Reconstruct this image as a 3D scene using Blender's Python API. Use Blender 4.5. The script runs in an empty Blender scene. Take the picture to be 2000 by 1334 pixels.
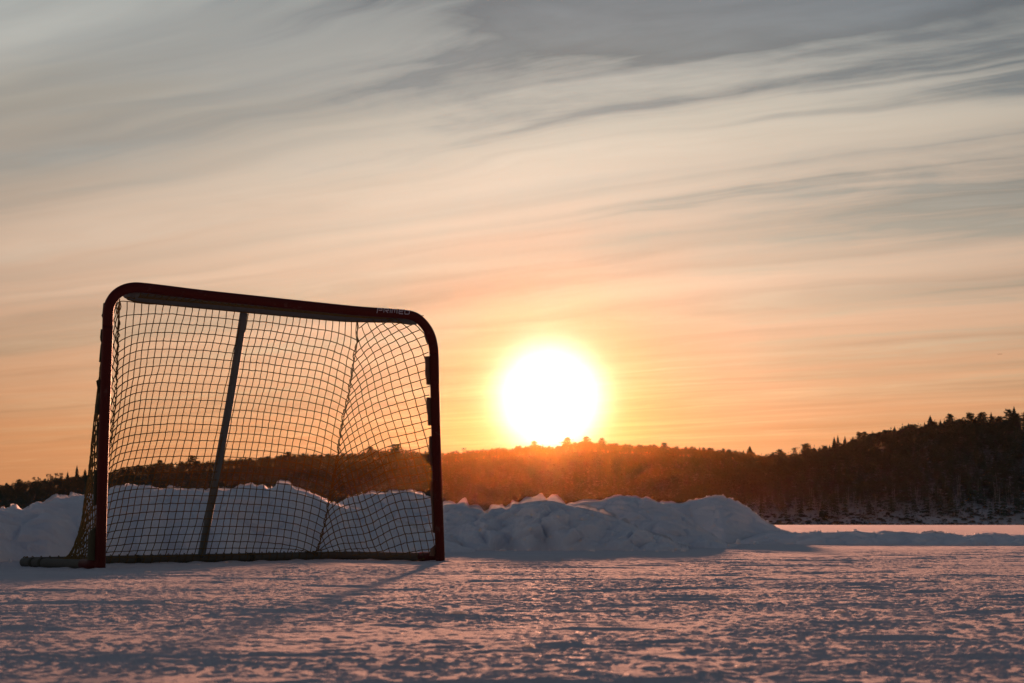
import bpy, math, random
import numpy as np
from mathutils import Vector, Matrix

R = math.radians
rng = np.random.default_rng(11)
random.seed(11)
scene = bpy.context.scene
COL = scene.collection

# ------------------------------------------------------------------ camera
F_PX, CX, CY, HORIZON = 3734.0, 1000.0, 667.0, 1024.0
EYE = 0.187
PITCH = math.atan((HORIZON - CY) / F_PX)
cam_d = bpy.data.cameras.new("camera")
cam = bpy.data.objects.new("camera", cam_d)
COL.objects.link(cam)
cam.location = (0, 0, EYE)
cam.rotation_euler = (math.pi / 2 + PITCH, 0, 0)
cam_d.sensor_width = 36.0
cam_d.lens = F_PX / 2000.0 * 36.0
cam_d.clip_start = 0.05
cam_d.clip_end = 12000
cam_d.dof.use_dof = True
cam_d.dof.focus_distance = 8.7
cam_d.dof.aperture_fstop = 15.0
scene.camera = cam

scene.view_settings.view_transform = 'Standard'
scene.view_settings.look = 'None'
scene.view_settings.gamma = 1.0
scene.view_settings.exposure = 1.0


def lin(r, g, b):
    f = lambda c: (c / 255 / 12.92) if c / 255 <= 0.04045 else ((c / 255 + 0.055) / 1.055) ** 2.4
    return (f(r), f(g), f(b))


def ray(px, py):
    """direction through a photo pixel, scaled so that y = 1"""
    px = np.asarray(px, float); py = np.asarray(py, float)
    x = px - CX; v = CY - py
    sp, cp = math.sin(PITCH), math.cos(PITCH)
    y = F_PX * cp - v * sp
    z = F_PX * sp + v * cp
    return x / y, z / y


def at(px, py, Y):
    a, b = ray(px, py)
    return np.stack([a * Y, np.ones_like(a) * Y, EYE + b * Y], -1)


SUN_X, SUN_Z = [float(c) for c in ray(1074, 778)]
SUN_DIR = Vector((SUN_X, 1.0, SUN_Z)).normalized()
SUN_EL = math.asin(SUN_DIR.z)
SUN_AZ = math.atan2(SUN_DIR.x, SUN_DIR.y)


# ------------------------------------------------------------------ node helper
class N:
    """a socket with operators, so that a node graph reads like arithmetic"""
    def __init__(self, tree, sock): self.t, self.s = tree, sock
    def _m(self, op, *args):
        n = self.t.nodes.new('ShaderNodeMath'); n.operation = op
        for i, a in enumerate((self,) + args):
            if isinstance(a, N): self.t.links.new(a.s, n.inputs[i])
            else: n.inputs[i].default_value = a
        return N(self.t, n.outputs[0])
    def __add__(s, o): return s._m('ADD', o)
    __radd__ = __add__
    def __mul__(s, o): return s._m('MULTIPLY', o)
    __rmul__ = __mul__
    def __sub__(s, o): return s._m('SUBTRACT', o)
    def __rsub__(s, o): return (s * -1.0) + o
    def __truediv__(s, o): return s._m('DIVIDE', o)
    def pow(s, o): return s._m('POWER', o)
    def exp(s): return s._m('EXPONENT')
    def max(s, o): return s._m('MAXIMUM', o)
    def min(s, o): return s._m('MINIMUM', o)
    def smooth(s, a, b):
        n = s.t.nodes.new('ShaderNodeMapRange'); n.interpolation_type = 'SMOOTHSTEP'
        s.t.links.new(s.s, n.inputs['Value'])
        n.inputs['From Min'].default_value = a; n.inputs['From Max'].default_value = b
        return N(s.t, n.outputs['Result'])
    def ramp(s, stops, lo, hi):
        """stops: (value, linear colour)"""
        n = s.t.nodes.new('ShaderNodeValToRGB')
        k = (s - lo) * (1.0 / (hi - lo))
        s.t.links.new(k.s, n.inputs[0])
        e = n.color_ramp.elements
        while len(e) < len(stops): e.new(1.0)
        for el, (v, c) in zip(e, stops):
            el.position = (v - lo) / (hi - lo)
            el.color = (*c, 1) if not isinstance(c, float) else (c, c, c, 1)
        return N(s.t, n.outputs[0])


def vmath(t, op, a, b):
    n = t.nodes.new('ShaderNodeVectorMath'); n.operation = op
    for i, x in enumerate((a, b)):
        if isinstance(x, N): t.links.new(x.s, n.inputs[i])
        elif x is not None: n.inputs[i].default_value = x
    return n


def mixc(t, fac, a, b, mode='MIX'):
    n = t.nodes.new('ShaderNodeMix'); n.data_type = 'RGBA'; n.blend_type = mode
    n.clamp_result = False
    for i, x in ((0, fac), (6, a), (7, b)):
        if isinstance(x, N): t.links.new(x.s, n.inputs[i])
        elif isinstance(x, (int, float)): n.inputs[i].default_value = x
        else: n.inputs[i].default_value = (*x, 1)
    return N(t, n.outputs[2])


def combine(t, x, y, z):
    n = t.nodes.new('ShaderNodeCombineXYZ')
    for i, a in enumerate((x, y, z)):
        if isinstance(a, N): t.links.new(a.s, n.inputs[i])
        else: n.inputs[i].default_value = a
    return N(t, n.outputs[0])


def noise(t, vec, scale, detail=4.0, rough=0.5, dist=0.0):
    n = t.nodes.new('ShaderNodeTexNoise')
    t.links.new(vec.s, n.inputs['Vector'])
    n.inputs['Scale'].default_value = scale
    n.inputs['Detail'].default_value = detail
    n.inputs['Roughness'].default_value = rough
    n.inputs['Distortion'].default_value = dist
    return N(t, n.outputs[0])


# ------------------------------------------------------------------ world: dusk sky behind thin streaked cloud
world = bpy.data.worlds.new("World")
scene.world = world
world.use_nodes = True
wt = world.node_tree
for n in list(wt.nodes): wt.nodes.remove(n)
w_out = wt.nodes.new('ShaderNodeOutputWorld')
w_bg = wt.nodes.new('ShaderNodeBackground')
w_bg.inputs['Strength'].default_value = 0.05
wt.links.new(w_bg.outputs[0], w_out.inputs[0])
tc = wt.nodes.new('ShaderNodeTexCoord')
DIRV = N(wt, vmath(wt, 'NORMALIZE', N(wt, tc.outputs['Generated']), None).outputs[0])
sep = wt.nodes.new('ShaderNodeSeparateXYZ')
wt.links.new(DIRV.s, sep.inputs[0])
dx, dy, dz = (N(wt, sep.outputs[i]) for i in range(3))
cosang = N(wt, vmath(wt, 'DOT_PRODUCT', DIRV, tuple(SUN_DIR)).outputs['Value']).min(1.0).max(-1.0)
theta = cosang._m('ARCCOSINE') * (180 / math.pi)          # degrees from the sun
elev = dz.min(1.0).max(-1.0)._m('ARCSINE') * (180 / math.pi)

cloud = elev.ramp([
    (-2, lin(206, 130, 84)), (0.5, lin(222, 146, 94)), (2.6, lin(230, 160, 108)), (4.6, lin(233, 178, 136)),
    (7.0, lin(234, 195, 164)), (9.5, lin(228, 202, 178)), (12.2, lin(220, 208, 190)), (14.2, lin(208, 206, 197)),
    (16.5, lin(188, 192, 188)), (26, lin(112, 120, 132)), (50, lin(84, 92, 108)), (90, lin(72, 80, 98))], -2, 90)
fall = theta.ramp([(0, 1.0), (6, 1.0), (11, 0.86), (17, 0.72), (30, 0.64), (60, 0.60), (110, 0.55), (180, 0.50)], 0, 180)
cool = theta.ramp([(0, (1., 1., 1.)), (22, (.98, 1., 1.02)), (70, (.93, .96, 1.03)), (120, (.91, .96, 1.07)), (180, (.90, .96, 1.08))], 0, 180)
cloud = mixc(wt, 1.0, cloud, fall, 'MULTIPLY')
cloud = mixc(wt, 1.0, cloud, cool, 'MULTIPLY')
# streaks lie on a flat cloud sheet overhead and run off to the far left
inv = 1.0 / 1.0
den = (dz.max(0.0) + 0.012)
px_, py_ = dx / den, dy / den
ST = R(-50)
SEED1 = 30.3
along = px_ * math.sin(ST) + py_ * math.cos(ST)
across = px_ * math.cos(ST) - py_ * math.sin(ST)
wob = (noise(wt, combine(wt, along * 0.5, across * 0.5, 3.3), 1.0, 4, 0.55) - 0.5) * 0.9
acr = across + wob
s1 = noise(wt, combine(wt, along * 0.11, acr * 0.8, SEED1), 1.0, 4, 0.5, 0.3)
s2 = noise(wt, combine(wt, along * 0.26, acr * 2.3, 7.0), 1.0, 5, 0.55, 0.4)
s3 = noise(wt, combine(wt, along * 1.5, across * 2.4, 2.0), 1.0, 7, 0.62, 0.8)
s4 = noise(wt, combine(wt, along * 0.55, acr * 1.3, 5.0), 1.0, 6, 0.6, 0.5)
patchy = noise(wt, combine(wt, along * 0.16, across * 0.3, 21.0), 1.0, 2, 0.5)
s5 = noise(wt, combine(wt, along * 0.07, (across + wob * 0.5) * 1.25, 33.0), 1.0, 4, 0.5, 0.2)
band = (s5 + (s4 - 0.5) * 0.35 + (s3 - 0.5) * 0.12).smooth(0.40, 0.66)
near_h = elev.smooth(0.8, 5.0) * 0.7 + 0.3
dark = (s1 + (s3 - 0.5) * 0.16 + (s4 - 0.5) * 0.16).smooth(0.34, 0.82)
dark2 = (s2 + (s3 - 0.5) * 0.10).smooth(0.40, 0.76) * patchy.smooth(0.32, 0.58)
light = 1.0 + ((s3 - 0.5) * 0.30 * elev.smooth(5.0, 12.0) + (s4 - 0.5) * 0.42 + (s2 - 0.5) * 0.56) * near_h + 0.07 + 0.03
cloud = mixc(wt, 1.0, cloud, combine(wt, light, light, light), 'MULTIPLY')
# gaps where the darker blue-grey upper sky shows
sky = wt.nodes.new('ShaderNodeTexSky')
sky.sky_type = 'NISHITA'; sky.sun_disc = False
sky.sun_elevation = SUN_EL; sky.sun_rotation = SUN_AZ
sky.air_density = 1.0; sky.dust_density = 1.2; sky.ozone_density = 2.0
gtex = 1.0 + (s3 - 0.5) * 0.8 + (s4 - 0.5) * 1.1 + (s2 - 0.5) * 1.0
gapc = mixc(wt, 0.85, mixc(wt, 1.0, N(wt, sky.outputs[0]), (0.06, 0.06, 0.06), 'MULTIPLY'),
            mixc(wt, 1.0, elev.ramp([(0, lin(196, 140, 96)), (5, lin(178, 158, 136)), (9, lin(158, 158, 152)), (13, lin(118, 130, 138)), (17, lin(90, 103, 118)), (90, lin(70, 80, 98))], 0, 90), fall, 'MULTIPLY'))
gapc = mixc(wt, 1.0, gapc, combine(wt, gtex, gtex, gtex), 'MULTIPLY')
rb = (dx / dy.max(0.2))
corner = (elev + rb * 20.0 + (s1 - 0.5) * 18.0 + (s2 - 0.5) * 16.0 + (s4 - 0.5) * 18.0 + (s3 - 0.5) * 9.0).smooth(10.5, 21.0)
upper = (elev + (s1 - 0.5) * 9.0 + (s4 - 0.5) * 8.0 + (s3 - 0.5) * 3.0).smooth(11.5, 18.0)
gap = (dark * (0.06 + s3 * 0.24) * near_h + dark2 * 0.5 * near_h + band * 0.46 * near_h + corner * (0.12 + s3 * 0.6 + (s2 - 0.5) * 2.2).max(0.0) * 1.25 + upper * 0.05).min(0.96)
skyc = mixc(wt, gap, cloud, gapc)
# the sun burning through the veil
core = ((theta * (1 / 1.10)).pow(2.0) * -1.0).exp() * 5.0
halo = (theta * (-1 / 3.0)).exp() * 0.10
halo2 = (theta * (-1 / 7.0)).exp() * 0.10
corec = mixc(wt, 1.0, combine(wt, core, core, core), (1.0, 0.84, 0.76), "MULTIPLY")
haloc = mixc(wt, 1.0, combine(wt, halo, halo, halo), (1.0, 0.44, 0.14), 'MULTIPLY')
halo2c = mixc(wt, 1.0, combine(wt, halo2, halo2, halo2), (1.0, 0.62, 0.32), 'MULTIPLY')
skyc = mixc(wt, 1.0, mixc(wt, 1.0, mixc(wt, 1.0, skyc, corec, 'ADD'), haloc, 'ADD'), halo2c, 'ADD')
skyc = mixc(wt, 1.0, skyc, (10.0, 10.0, 10.0), 'MULTIPLY')
wt.links.new(skyc.s, w_bg.inputs['Color'])

# ------------------------------------------------------------------ sun
sun_d = bpy.data.lights.new("sun", 'SUN')
sun = bpy.data.objects.new("sun", sun_d)
COL.objects.link(sun)
sun_d.energy = 5.0
sun_d.angle = R(1.2)
sun_d.color = (1.0, 0.40, 0.225)
sun.rotation_euler = (-SUN_DIR).to_track_quat('-Z', 'Y').to_euler()
sun.location = SUN_DIR * 50

# ------------------------------------------------------------------ noise in numpy
def _hash(ix, iy, iz, seed):
    h = (ix.astype(np.int64) * 374761393 + iy.astype(np.int64) * 668265263 + iz.astype(np.int64) * 2147483647 + seed * 974634777) & 0xffffffff
    h = ((h ^ (h >> 13)) * 1274126177) & 0xffffffff
    h = ((h ^ (h >> 16)) * 2246822519) & 0xffffffff
    return h ^ (h >> 15)


def perlin(x, y, seed=0, z=None):
    """gradient noise, about -1..1; 3-D when z is given"""
    x, y = np.broadcast_arrays(np.asarray(x, float), np.asarray(y, float))
    x0, y0 = np.floor(x), np.floor(y)
    fx, fy = x - x0, y - y0
    u, v = fx * fx * fx * (fx * (fx * 6 - 15) + 10), fy * fy * fy * (fy * (fy * 6 - 15) + 10)
    ix, iy = x0.astype(np.int64), y0.astype(np.int64)
    if z is None:
        zero = np.zeros_like(ix)
        def g(i, j):
            a = _hash(ix + i, iy + j, zero, seed) * (2 * math.pi / 4294967296.0)
            return np.cos(a) * (fx - i) + np.sin(a) * (fy - j)
        a = g(0, 0) * (1 - u) + g(1, 0) * u
        b = g(0, 1) * (1 - u) + g(1, 1) * u
        return (a * (1 - v) + b * v) * 1.4
    z = np.broadcast_to(np.asarray(z, float), x.shape)
    z0 = np.floor(z); fz = z - z0; iz = z0.astype(np.int64)
    w = fz * fz * fz * (fz * (fz * 6 - 15) + 10)
    def g(i, j, k):
        h = _hash(ix + i, iy + j, iz + k, seed)
        a = (h & 0xffff) * (2 * math.pi / 65536.0); c = ((h >> 16) / 32768.0) - 1.0
        s = np.sqrt(np.maximum(0, 1 - c * c))
        return np.cos(a) * s * (fx - i) + np.sin(a) * s * (fy - j) + c * (fz - k)
    lo = (g(0, 0, 0) * (1 - u) + g(1, 0, 0) * u) * (1 - v) + (g(0, 1, 0) * (1 - u) + g(1, 1, 0) * u) * v
    hi = (g(0, 0, 1) * (1 - u) + g(1, 0, 1) * u) * (1 - v) + (g(0, 1, 1) * (1 - u) + g(1, 1, 1) * u) * v
    return (lo * (1 - w) + hi * w) * 1.4


def fbm(x, y, octaves, seed=0, gain=0.5, z=None):
    s, a, k = 0, 1.0, 1.0
    for o in range(octaves):
        s = s + a * perlin(x * k, y * k, seed + o * 17, None if z is None else z * k)
        a *= gain; k *= 2.03
    return s


def worley(x, y, seed=0):
    """distance to the nearest and second nearest feature point"""
    ix, iy = np.floor(x).astype(np.int64), np.floor(y).astype(np.int64)
    d1 = np.full(x.shape, 9.0); d2 = np.full(x.shape, 9.0)
    idv = np.zeros(x.shape)
    for i in (-1, 0, 1):
        for j in (-1, 0, 1):
            h = _hash(ix + i, iy + j, np.zeros_like(ix), seed)
            qx, qy = ix + i + (h & 0xffff) / 65536.0, iy + j + (h >> 16) / 65536.0
            d = np.hypot(x - qx, y - qy)
            near = d < d1
            d2 = np.where(near, d1, np.minimum(d2, d))
            idv = np.where(near, (h % 1009) / 1009.0, idv)
            d1 = np.where(near, d, d1)
    return d1, d2, idv


def sstep(a, b, x):
    t = np.clip((x - a) / (b - a), 0, 1)
    return t * t * (3 - 2 * t)


# ------------------------------------------------------------------ mesh helpers
def make_mesh(name, verts, faces, smooth=True):
    """verts (n,3); faces an (m,k) array or a list of such arrays"""
    if not isinstance(faces, (list, tuple)): faces = [faces]
    faces = [np.asarray(f, np.int32) for f in faces if len(f)]
    me = bpy.data.meshes.new(name)
    verts = np.asarray(verts, np.float32)
    me.vertices.add(len(verts)); me.vertices.foreach_set('co', verts.ravel())
    loops = np.concatenate([f.ravel() for f in faces])
    tot = np.concatenate([np.full(len(f), f.shape[1], np.int32) for f in faces])
    start = np.concatenate([[0], np.cumsum(tot)[:-1]]).astype(np.int32)
    me.loops.add(len(loops)); me.loops.foreach_set('vertex_index', loops)
    me.polygons.add(len(tot)); me.polygons.foreach_set('loop_start', start); me.polygons.foreach_set('loop_total', tot)
    me.polygons.foreach_set('use_smooth', np.full(len(tot), smooth, bool))
    me.update(calc_edges=True)
    me.validate()
    return me


def grid_faces(nr, nc, wrap=False):
    i = np.arange(nr - 1)[:, None]; j = np.arange(nc if wrap else nc - 1)[None, :]
    j2 = (j + 1) % nc
    return np.stack([i * nc + j, i * nc + j2, (i + 1) * nc + j2, (i + 1) * nc + j], -1).reshape(-1, 4)


def link(name, me, material=None, parent=None, loc=None):
    o = bpy.data.objects.new(name, me); COL.objects.link(o)
    if material and me is not None and not me.materials: me.materials.append(material)
    if parent: o.parent = parent
    if loc is not None: o.location = loc
    return o


def tag(o, label=None, cat=None, group=None, kind=None):
    for k, v in (('label', label), ('category', cat), ('group', group), ('kind', kind)):
        if v: o[k] = v
    return o


class Soup:
    """collects verts and faces of one mesh"""
    def __init__(self): self.v, self.f3, self.f4, self.n = [], [], [], 0
    def add(self, v, f):
        f = np.asarray(f); v = np.asarray(v, float)
        (self.f3 if f.shape[1] == 3 else self.f4).append(f + self.n)
        self.v.append(v); self.n += len(v)
    def mesh(self, name, smooth=True):
        fs = []
        if self.f4: fs.append(np.concatenate(self.f4))
        if self.f3: fs.append(np.concatenate(self.f3))
        return make_mesh(name, np.concatenate(self.v), fs, smooth)
    def tube(self, pts, r, n=12, cap=True):
        p = np.asarray(pts, float)
        rad = np.broadcast_to(np.asarray(r, float), (len(p),))
        t = np.gradient(p, axis=0); t /= np.linalg.norm(t, axis=1)[:, None] + 1e-12
        up = np.array([0, 0, 1.0]) if abs(t[0, 2]) < 0.9 else np.array([1.0, 0, 0])
        u = up - t[0] * (up @ t[0]); u /= np.linalg.norm(u)
        a = np.arange(n) * 2 * math.pi / n + math.pi / n
        rings = []
        for k in range(len(p)):
            u = u - t[k] * (u @ t[k]); u /= np.linalg.norm(u) + 1e-12
            w = np.cross(t[k], u)
            rings.append(p[k] + rad[k] * (np.cos(a)[:, None] * u + np.sin(a)[:, None] * w))
        v = np.concatenate(rings)
        base = self.n
        self.add(v, grid_faces(len(p), n, True)[:, ::-1])
        if cap:
            self.v.append(np.array([p[0], p[-1]])); c0, c1 = self.n, self.n + 1; self.n += 2
            k = np.arange(n)
            self.f3.append(np.stack([base + k, base + (k + 1) % n, np.full(n, c0)], -1))
            e = base + (len(p) - 1) * n
            self.f3.append(np.stack([e + (k + 1) % n, e + k, np.full(n, c1)], -1))
    def slab(self, outline, depth):
        """closed outline of 3-D points extruded by a vector, as a solid"""
        o = np.asarray(outline, float); n = len(o); d = np.asarray(depth, float)
        c = o.mean(0)
        v = np.concatenate([o, o + d, [c], [c + d]])
        k = np.arange(n); k2 = (k + 1) % n
        base = self.n
        self.add(v, np.stack([k, k2, k2 + n, k + n], -1))
        self.f3.append(np.stack([k2, k, np.full(n, 2 * n)], -1) + base)
        self.f3.append(np.stack([k + n, k2 + n, np.full(n, 2 * n + 1)], -1) + base)


def resample(pts, step):
    p = np.asarray(pts, float)
    # Catmull-Rom through the points, then even spacing
    q = np.concatenate([[2 * p[0] - p[1]], p, [2 * p[-1] - p[-2]]])
    out = []
    for i in range(1, len(q) - 2):
        t = np.linspace(0, 1, 12, endpoint=False)[:, None]
        a, b, c, d = q[i - 1], q[i], q[i + 1], q[i + 2]
        out.append(0.5 * (2 * b + (c - a) * t + (2 * a - 5 * b + 4 * c - d) * t ** 2 + (3 * b - 3 * c + d - a) * t ** 3))
    out.append(p[-1:])
    p = np.concatenate(out)
    s = np.concatenate([[0], np.cumsum(np.linalg.norm(np.diff(p, axis=0), axis=1))])
    m = max(2, int(s[-1] / step) + 1)
    k = np.linspace(0, s[-1], m)
    return np.stack([np.interp(k, s, p[:, i]) for i in range(p.shape[1])], -1)


# ------------------------------------------------------------------ materials
def principled(name):
    m = bpy.data.materials.new(name); m.use_nodes = True
    b = m.node_tree.nodes['Principled BSDF']
    return m, m.node_tree, b


def coords(t):
    return N(t, t.nodes.new('ShaderNodeNewGeometry').outputs['Position'])


def bump(t, b, height, strength, distance):
    n = t.nodes.new('ShaderNodeBump')
    n.inputs['Strength'].default_value = strength; n.inputs['Distance'].default_value = distance
    t.links.new(height.s, n.inputs['Height']); t.links.new(n.outputs[0], b.inputs['Normal'])
    return n


def snow_material(name, base, sss, grain, rough, spec, glint=False):
    m, t, b = principled(name)
    p = coords(t)
    n = noise(t, p, 3.0, 5, 0.6)
    c = mixc(t, n.smooth(0.3, 0.7), tuple(x * 0.93 for x in base), base)
    t.links.new(c.s, b.inputs['Base Color'])
    b.inputs['Roughness'].default_value = rough
    b.inputs['IOR'].default_value = 1.31
    b.inputs['Specular IOR Level'].default_value = spec
    if sss:
        b.inputs['Subsurface Weight'].default_value = sss + 0.15
        b.inputs['Subsurface Radius'].default_value = (0.9, 0.95, 1.0)
        b.inputs['Subsurface Scale'].default_value = 0.07
    h = noise(t, p, 34.0, 8, 0.68) * 0.016 + noise(t, p, grain, 2, 0.6) * 0.007
    bump(t, b, h, 1.0, 1.0)
    if glint:                      # loose crystals that catch the low sun
        v = t.nodes.new('ShaderNodeTexVoronoi'); t.links.new(p.s, v.inputs['Vector']); v.inputs['Scale'].default_value = 240.0
        geo = t.nodes.new('ShaderNodeNewGeometry')
        d = vmath(t, 'SUBTRACT', N(t, v.outputs['Color']), (0.5, 0.5, 0.5))
        d2 = vmath(t, 'SCALE', N(t, d.outputs[0]), None); d2.inputs['Scale'].default_value = 1.5
        nn = vmath(t, 'NORMALIZE', N(t, vmath(t, 'ADD', N(t, d2.outputs[0]), N(t, geo.outputs['Normal'])).outputs[0]), None)
        g = t.nodes.new('ShaderNodeBsdfGlossy'); g.inputs['Roughness'].default_value = 0.38; g.inputs['Color'].default_value = (.9, .9, .9, 1)
        t.links.new(nn.outputs[0], g.inputs['Normal'])
        wn = t.nodes.new('ShaderNodeTexWhiteNoise'); t.links.new(v.outputs['Color'], wn.inputs['Vector'])
        mx = t.nodes.new('ShaderNodeMixShader')
        t.links.new((N(t, wn.outputs['Value'])._m('GREATER_THAN', 0.94) * 0.014).s, mx.inputs[0])
        t.links.new(b.outputs[0], mx.inputs[1]); t.links.new(g.outputs[0], mx.inputs[2])
        t.links.new(mx.outputs[0], t.nodes['Material Output'].inputs['Surface'])
    return m


M_ICE = snow_material("scraped_snow", (0.80, 0.80, 0.84), 0.0, 260.0, 1.0, 0.10, True)
M_SNOW = snow_material("banked_snow", (0.82, 0.84, 0.90), 0.55, 180.0, 0.65, 0.3)


def painted(name, col, rough, wear=0.25, dirt=(0.10, 0.09, 0.08), metallic=0.0, spec=0.12):
    m, t, b = principled(name)
    p = coords(t)
    n = noise(t, p, 22.0, 6, 0.65)
    c = mixc(t, n.smooth(0.58, 0.72) * wear, col, dirt)
    t.links.new(c.s, b.inputs['Base Color'])
    b.inputs['Roughness'].default_value = rough
    b.inputs['Metallic'].default_value = metallic
    b.inputs['Specular IOR Level'].default_value = spec
    bump(t, b, noise(t, p, 90.0, 3, 0.5), 0.15, 0.002)
    return m


M_RED = painted("red_paint", (0.075, 0.011, 0.009), 0.55, 0.5, (0.13, 0.08, 0.07))
M_WHITE = painted("grey_paint", (0.13, 0.15, 0.15), 0.7, 0.45)
M_RAIL = painted("worn_rail_paint", (0.10, 0.10, 0.085), 0.7, 0.6, (0.05, 0.05, 0.045))
M_DARK = painted("black_strap", (0.06, 0.06, 0.045), 0.85, 0.2)
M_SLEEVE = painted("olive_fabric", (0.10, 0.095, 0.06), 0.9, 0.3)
M_CORD = painted("tan_cord", (0.15, 0.105, 0.045), 1.0, 0.2, spec=0.0)
M_SLEEVE_GLOW = painted("glow_tinted_fabric", (0.20, 0.125, 0.09), 0.9, 0.3)  # right post sleeves: low sun glowing through the fabric, put into the colour
M_LOGO = painted("logo_white", (0.72, 0.68, 0.74), 0.5, 0.0)
M_LOGO_EDGE = painted("logo_shadow", (0.05, 0.04, 0.10), 0.5, 0.0)


def foliage(name, a, b_, rough=0.9):
    m, t, b = principled(name)
    p = coords(t)
    n = noise(t, p, 0.35, 4, 0.6)
    t.links.new(mixc(t, n.smooth(0.35, 0.65), a, b_).s, b.inputs['Base Color'])
    b.inputs['Roughness'].default_value = rough
    b.inputs['Specular IOR Level'].default_value = 0.15
    return m


M_CONIFER = foliage("conifer_needles", (0.075, 0.105, 0.08), (0.10, 0.125, 0.095))
M_TWIG = foliage("bare_twigs", (0.085, 0.085, 0.075), (0.115, 0.112, 0.10))
M_TRUNK = foliage("trunk_bark", (0.09, 0.075, 0.06), (0.17, 0.15, 0.13))
M_BIRCH = foliage("pale_bark", (0.26, 0.26, 0.25), (0.40, 0.40, 0.39))
M_ROCK = foliage("shore_rock", (0.07, 0.07, 0.065), (0.18, 0.17, 0.16))
M_BIRD = foliage("dark_feathers", (0.05, 0.05, 0.05), (0.08, 0.08, 0.08))

# hillside: forest floor with snow between the trunks
M_HILL, t, b = principled("wooded_hillside")
p = coords(t)
n = noise(t, p, 0.5, 5, 0.75)
spz = t.nodes.new('ShaderNodeSeparateXYZ'); t.links.new(p.s, spz.inputs[0])
low = 1.0 - N(t, spz.outputs[2]).smooth(1.0, 14.0)
t.links.new(mixc(t, (n * 0.8 + low * 0.3).smooth(0.36, 0.66), (0.07, 0.07, 0.06), (0.50, 0.52, 0.56)).s, b.inputs['Base Color'])
b.inputs['Roughness'].default_value = 0.9

# ------------------------------------------------------------------ ground: the frozen lake
GOAL_L = at(195.5, 1113, 8.05); GOAL_R = at(860, 1097, 9.24)
BASE_U = GOAL_R[:2] - GOAL_L[:2]; GOAL_W = np.linalg.norm(BASE_U); BASE_U = BASE_U / GOAL_W
BASE_D = np.array([-BASE_U[1], BASE_U[0]])          # back of the goal, away from the camera


def ground_low(x, y):
    """slow undulation, level with the posts near the goal"""
    s = np.clip((x - GOAL_L[0]) * BASE_U[0] + (y - GOAL_L[1]) * BASE_U[1], -0.6, GOAL_W + 0.6) / GOAL_W
    lvl = GOAL_L[2] * (1 - s) + GOAL_R[2] * s
    near = np.exp(-((x + 1.2) ** 2 + (y - 8.9) ** 2) / 5.0)
    far = 1 - sstep(24, 40, np.hypot(x, y))
    return lvl * near + far * (1 - near) * 0.0016 * perlin(x / 1.9, y / 1.5, 5)


SCRAPES = [(g_[0], g_[1], g_[2]) for g_ in np.random.default_rng(5).uniform((-2.5, 2.2, -.5), (2.5, 12, .5), (16, 3))] + [(0.6, 3.05, .05)]


def rail_distance(x, y):
    best = np.full(np.shape(x), 9.0)
    for s0, d0, s1, d1 in ((0, 0, 0, .7), (0, .7, .15, .8), (.15, .8, GOAL_W - .15, .8), (GOAL_W - .15, .8, GOAL_W, .7), (GOAL_W, .7, GOAL_W, 0)):
        a = GOAL_L[:2] + BASE_U * s0 + BASE_D * d0; b_ = GOAL_L[:2] + BASE_U * s1 + BASE_D * d1
        e = b_ - a; t = np.clip(((x - a[0]) * e[0] + (y - a[1]) * e[1]) / (e @ e), 0, 1)
        best = np.minimum(best, np.hypot(x - a[0] - e[0] * t, y - a[1] - e[1] * t))
    return best


def ground_z(x, y):
    r = np.hypot(x, y)
    z = ground_low(x, y)
    f = 1 - sstep(28, 45, r)
    wx, wy = x + 0.05 * perlin(x * 5, y * 5, 71), y + 0.05 * perlin(x * 5, y * 5, 72)
    near = np.exp(-((x + 1.2) ** 2 + (y - 8.9) ** 2) / 1.6)
    amp = f * (1 - 0.6 * near) * (0.75 + 0.40 * sstep(-0.5, 0.5, perlin(x / 2.3 + 4, y / 1.9, 78)))
    # crusty lumps, scraped ridges, fine grain
    a = fbm(wx / 0.19, wy / 0.17, 4, 21)
    z = z + amp * 0.0024 * sstep(0.42, 1.0, a)
    patch = 0.5 + 0.5 * sstep(-0.25, 0.45, perlin(x / 0.8, y / 0.8, 77))
    b = fbm(wx / 0.06, wy / 0.055, 3, 31)
    z = z + amp * patch * 0.0036 * np.maximum(0, b - 0.22) ** 0.8
    c = perlin(wx / 0.034, wy / 0.030, 41) + .4 * perlin(x / 0.012, y / 0.012, 42)
    z = z + amp * (0.25 + 0.75 * patch) * 0.0025 * sstep(0.15, 0.8, c)
    d = perlin(x / 0.017, y / 0.015, 43)
    crumbs = sstep(-0.35, 0.35, perlin(x / 0.4, y / 0.4, 44))
    z = z + amp * crumbs * 0.0020 * sstep(0.22, 0.66, d)
    z = z + amp * 0.005 * np.maximum(0, 0.07 - np.abs(perlin(x / 0.9 + y * 0.3, y / 0.5, 51))) / 0.07 * sstep(-0.1, 0.3, perlin(x / 0.3, y / 0.3, 52))
    for sx, sy, sl in SCRAPES:            # shovel and skate scrapes
        d = y - sy - sl * (x - sx) - 0.06 * np.sin((x - sx) * 1.7)
        on = sstep(1.1, .5, np.abs(x - sx)) if False else 1 - sstep(.4, 1.0, np.abs(x - sx))
        z = z + f * on * (0.0035 * np.exp(-(d / .03) ** 2) * (0.6 + .5 * perlin(x / .15, y / .1, 83)) - 0.002 * np.exp(-((d - .07) / .04) ** 2))
    rd = rail_distance(x, y)              # loose snow against the base of the goal
    z = z + np.maximum(0, 0.003 + 0.011 * perlin(x / .10, y / .10, 84)) * np.exp(-(rd / .05) ** 2)
    # untouched lake snow further out: low wind drifts
    z = z + sstep(22, 30, r) * (1 - sstep(160, 300, r)) * 0.022 * fbm(x / 9.0, y / 3.0, 3, 61)
    return z


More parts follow.
